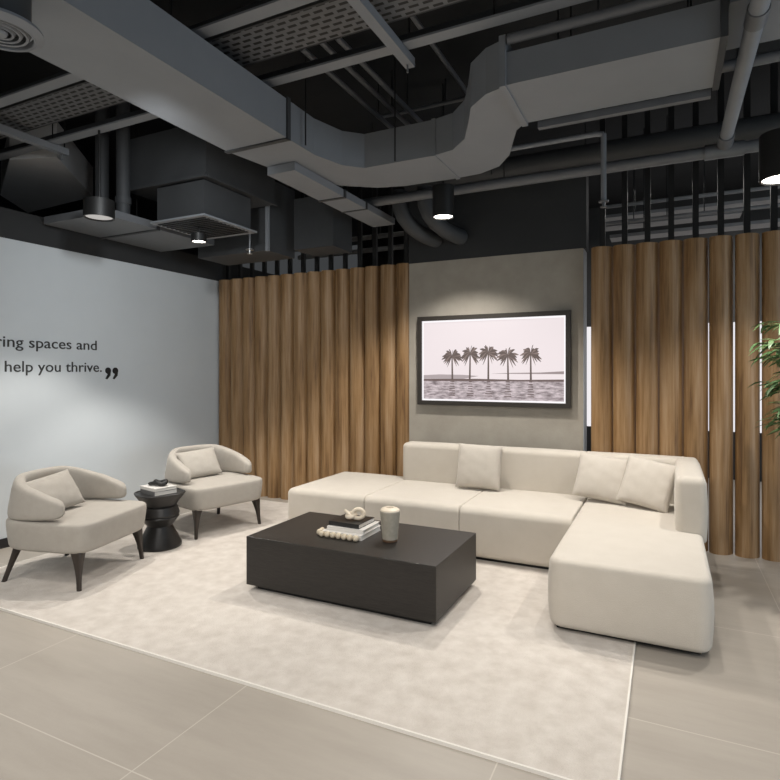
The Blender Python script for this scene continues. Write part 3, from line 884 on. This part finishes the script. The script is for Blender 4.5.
# trays and pipes in the space behind the screens
for y, z, x0, x1, lab in ((6.0, 2.70, -.5, 2.4, 'lowest grey tray behind the posts of the slat screen on the right'), (6.2, 2.86, -.6, .62, 'middle short grey tray behind the posts on the right'), (6.4, 3.00, -.6, 2.6, 'topmost grey tray behind the posts on the right')):
    bm = box(x0, x1, y-.10, y+.10, z, z+.03)
    hang('cable_tray', lab, 'cable tray', bm, FARP, [(x0+.3, y, z+.02), (x1-.3, y, z+.02)], group='trays behind the slat screens')
for y, z, lab in ((5.8, 2.82, 'lower thin pipe behind the posts of the slat screen on the right'), (6.1, 3.06, 'upper thin pipe behind the posts of the slat screen on the right')):
    bm = bmesh.new(); tube(bm, [(-.55, y, z), (2.6, y, z)], .018, 10)
    hang('pipe', lab, 'pipe', bm, FARP, [(0, y, z), (1.4, y, z)], group='pipes behind the slat screens', smooth=True)
for y, z, lab in ((5.7, 2.78, 'lower bright pipe behind the slat screen beside the pale wall'), (5.9, 2.98, 'upper bright pipe behind the slat screen beside the pale wall')):
    bm = bmesh.new(); tube(bm, [(-4.0, y, z), (-2.5, y, z)], .028, 12)
    hang('pipe', lab, 'pipe', bm, FARP, [(-3.0, y, z)], group='pipes behind the slat screens', smooth=True)

# sprinklers
def sprinkler(label, x, y, ztop, zbot, arm=None):
    t = thing('ceiling_sprinkler', label, 'sprinkler', (x, y, zbot))
    b = bmesh.new(); tube(b, [(0, 0, .05), (0, 0, ztop-zbot)], .019 if arm else .008, 12); obj('drop_pipe', b, DUCT, t)
    if arm:
        b = bmesh.new(); tube(b, [(0, 0, ztop-zbot), (-.05, 0, ztop-zbot+.01), (arm, 0, ztop-zbot+.01)], .019, 12); obj('feed_pipe', b, DUCT, t)
    b = bmesh.new(); lathe(b, [(.022, .05), (.036, .045), (.036, .038), (.012, .034), (.010, .008), (.024, .006), (.024, .0)], n=20); obj('head', b, CHROME if not arm else PIPE, t)
    return t
sprinkler('grey sprinkler drop hanging in front of the dark wall, right of the grey panel', -.405, 4.3, 3.09, 2.57, -.75)
sprinkler('small bright sprinkler head hanging over the slat screen by the pale wall', -3.50, 4.20, 2.70, 2.50)

# round diffuser at the top left
DX, DY, DZ = -2.315, 1.315, 2.70
t = thing('ceiling_vent', 'round ringed air diffuser hanging under the near end of the long duct', 'diffuser', (DX, DY, DZ))
b = bmesh.new(); lathe(b, [(.146, .03), (.149, .018), (.118, .0), (.112, .004), (.112, .03)], n=48, caps=(False, False)); obj('rim', b, DUCT, t)
for r in (.094, .070, .046):
    b = bmesh.new(); lathe(b, [(r+.012, .03), (r, .006), (r-.008, .008), (r+.002, .03)], n=40, caps=(False, False)); obj('ring', b, DUCT, t)
b = bmesh.new(); lathe(b, [(.105, .03), (.105, .195), (.10, .199)], n=40); obj('neck', b, DUCTD, t)
b = bmesh.new(); lathe(b, [(.022, .0), (.027, .01), (.022, .03)], n=24); obj('centre_cap', b, DUCT, t)

# ------------------------------------------------------------------ lamps and light
def spot(x, y, z, e, ang=85, blend=.35, col=(1, .947, .875), r=.025, tgt=None):
    d = bpy.data.lights.new('spot', 'SPOT'); d.energy = e; d.spot_size = math.radians(ang); d.spot_blend = blend
    d.color = col; d.shadow_soft_size = r
    o = bpy.data.objects.new('spot_light', d); C.objects.link(o); o.location = (x, y, z)
    if tgt:
        o.rotation_euler = (Vector(tgt)-Vector((x, y, z))).to_track_quat('-Z', 'Y').to_euler()
    return o
def downlight(label, x, y, z, r, h, soft=False, stem=SLABZ):
    t = thing('downlight', label, 'lamp', (x, y, z), 0, 'black cylinder ceiling lamps')
    b = bmesh.new(); lathe(b, [(r*.86, .012), (r*.90, 0), (r, 0), (r, h), (r*.9, h+.004)], n=40, caps=(False, True)); obj('housing', b, BLACK, t)
    b = bmesh.new(); lathe(b, [(r*.87, .010), (r*.45, .0085), (r*.02, .008)], n=32); obj('lamp_face', b, LAMPS if soft else LAMPF, t)
    b = bmesh.new(); tube(b, [(0, 0, h), (0, 0, stem-z)], .008, 8); obj('stem', b, BLACK, t)
    return t
downlight('black cylinder ceiling lamp with a broad pale face, below the angled duct', -3.80, 2.86, 2.545, .107, .13, True, 3.199)
downlight('small black ceiling lamp shining below the grille box', -3.60, 3.66, 2.51, .065, .07, False, 2.64)
downlight('black cylinder pendant lamp hanging in front of the dark wall above the grey panel', -1.64, 4.36, 2.66, .088, .25)
downlight('large black cylinder ceiling lamp above the bamboo at the right edge', .615, 4.05, 2.54, .118, .27)
spot(-3.80, 2.86, 2.53, 95, 90, .4)
spot(-3.60, 3.66, 2.50, 92, 86, .35)
spot(-1.64, 4.36, 2.65, 130, 118, .6)
spot(.615, 4.05, 2.53, 75, 112, .6)
for x, y in ((-2.75, 4.25), (-.95, 4.15), (-.10, 3.75)):  # unseen spots without fixtures, added to brighten the sofa from above
    spot(x, y, 2.86, 80, 84, .8)
for x, y, e in ((-3.3, 1.0, 45), (-1.9, 1.1, 62), (-.5, 1.0, 62), (.9, 1.1, 55), (-2.6, -.6, 62), (.2, -.6, 62)):
    spot(x, y, 2.78, e, 125, .7, r=.06, tgt=(x, y+.7, 0))
spot(-2.3, 1.1, 2.72, 20, 88, .9, (.95, .98, 1), .08, (-4.75, 2.3, 1.55))  # this and the next: wall-wash spots added without fixtures for the pale wall
spot(-2.3, 2.0, 2.72, 95, 84, 1, (.95, .98, 1), .08, (-4.75, 4.6, 1.8))
def area(x, y, z, sx, sy, e, col=(1, .97, .93), rot=(0, 0, 0)):
    d = bpy.data.lights.new('area', 'AREA'); d.shape = 'RECTANGLE'; d.size = sx; d.size_y = sy; d.energy = e; d.color = col
    o = bpy.data.objects.new('area_light', d); C.objects.link(o); o.location = (x, y, z); o.rotation_euler = rot
    return o
area(-1.2, -1.2, 2.75, 5, 3, 120)  # unseen soft fill light added over the camera end of the room
area(5.6, 2.0, 1.5, 2, 4, 110, (.74, .87, 1), (0, math.radians(90), 0))     # daylight from the far right of the room
area(1.2, 7.2, 3.3, 3, 1.5, 60)
area(-3.3, 6.6, 3.4, 1.2, 1.0, 5)
w = bpy.data.worlds.new('world'); SC.world = w; w.use_nodes = True
w.node_tree.nodes['Background'].inputs[0].default_value = (.9, .95, 1, 1)
w.node_tree.nodes['Background'].inputs[1].default_value = .05
SC.view_settings.view_transform = 'Standard'
SC.view_settings.look = 'None'
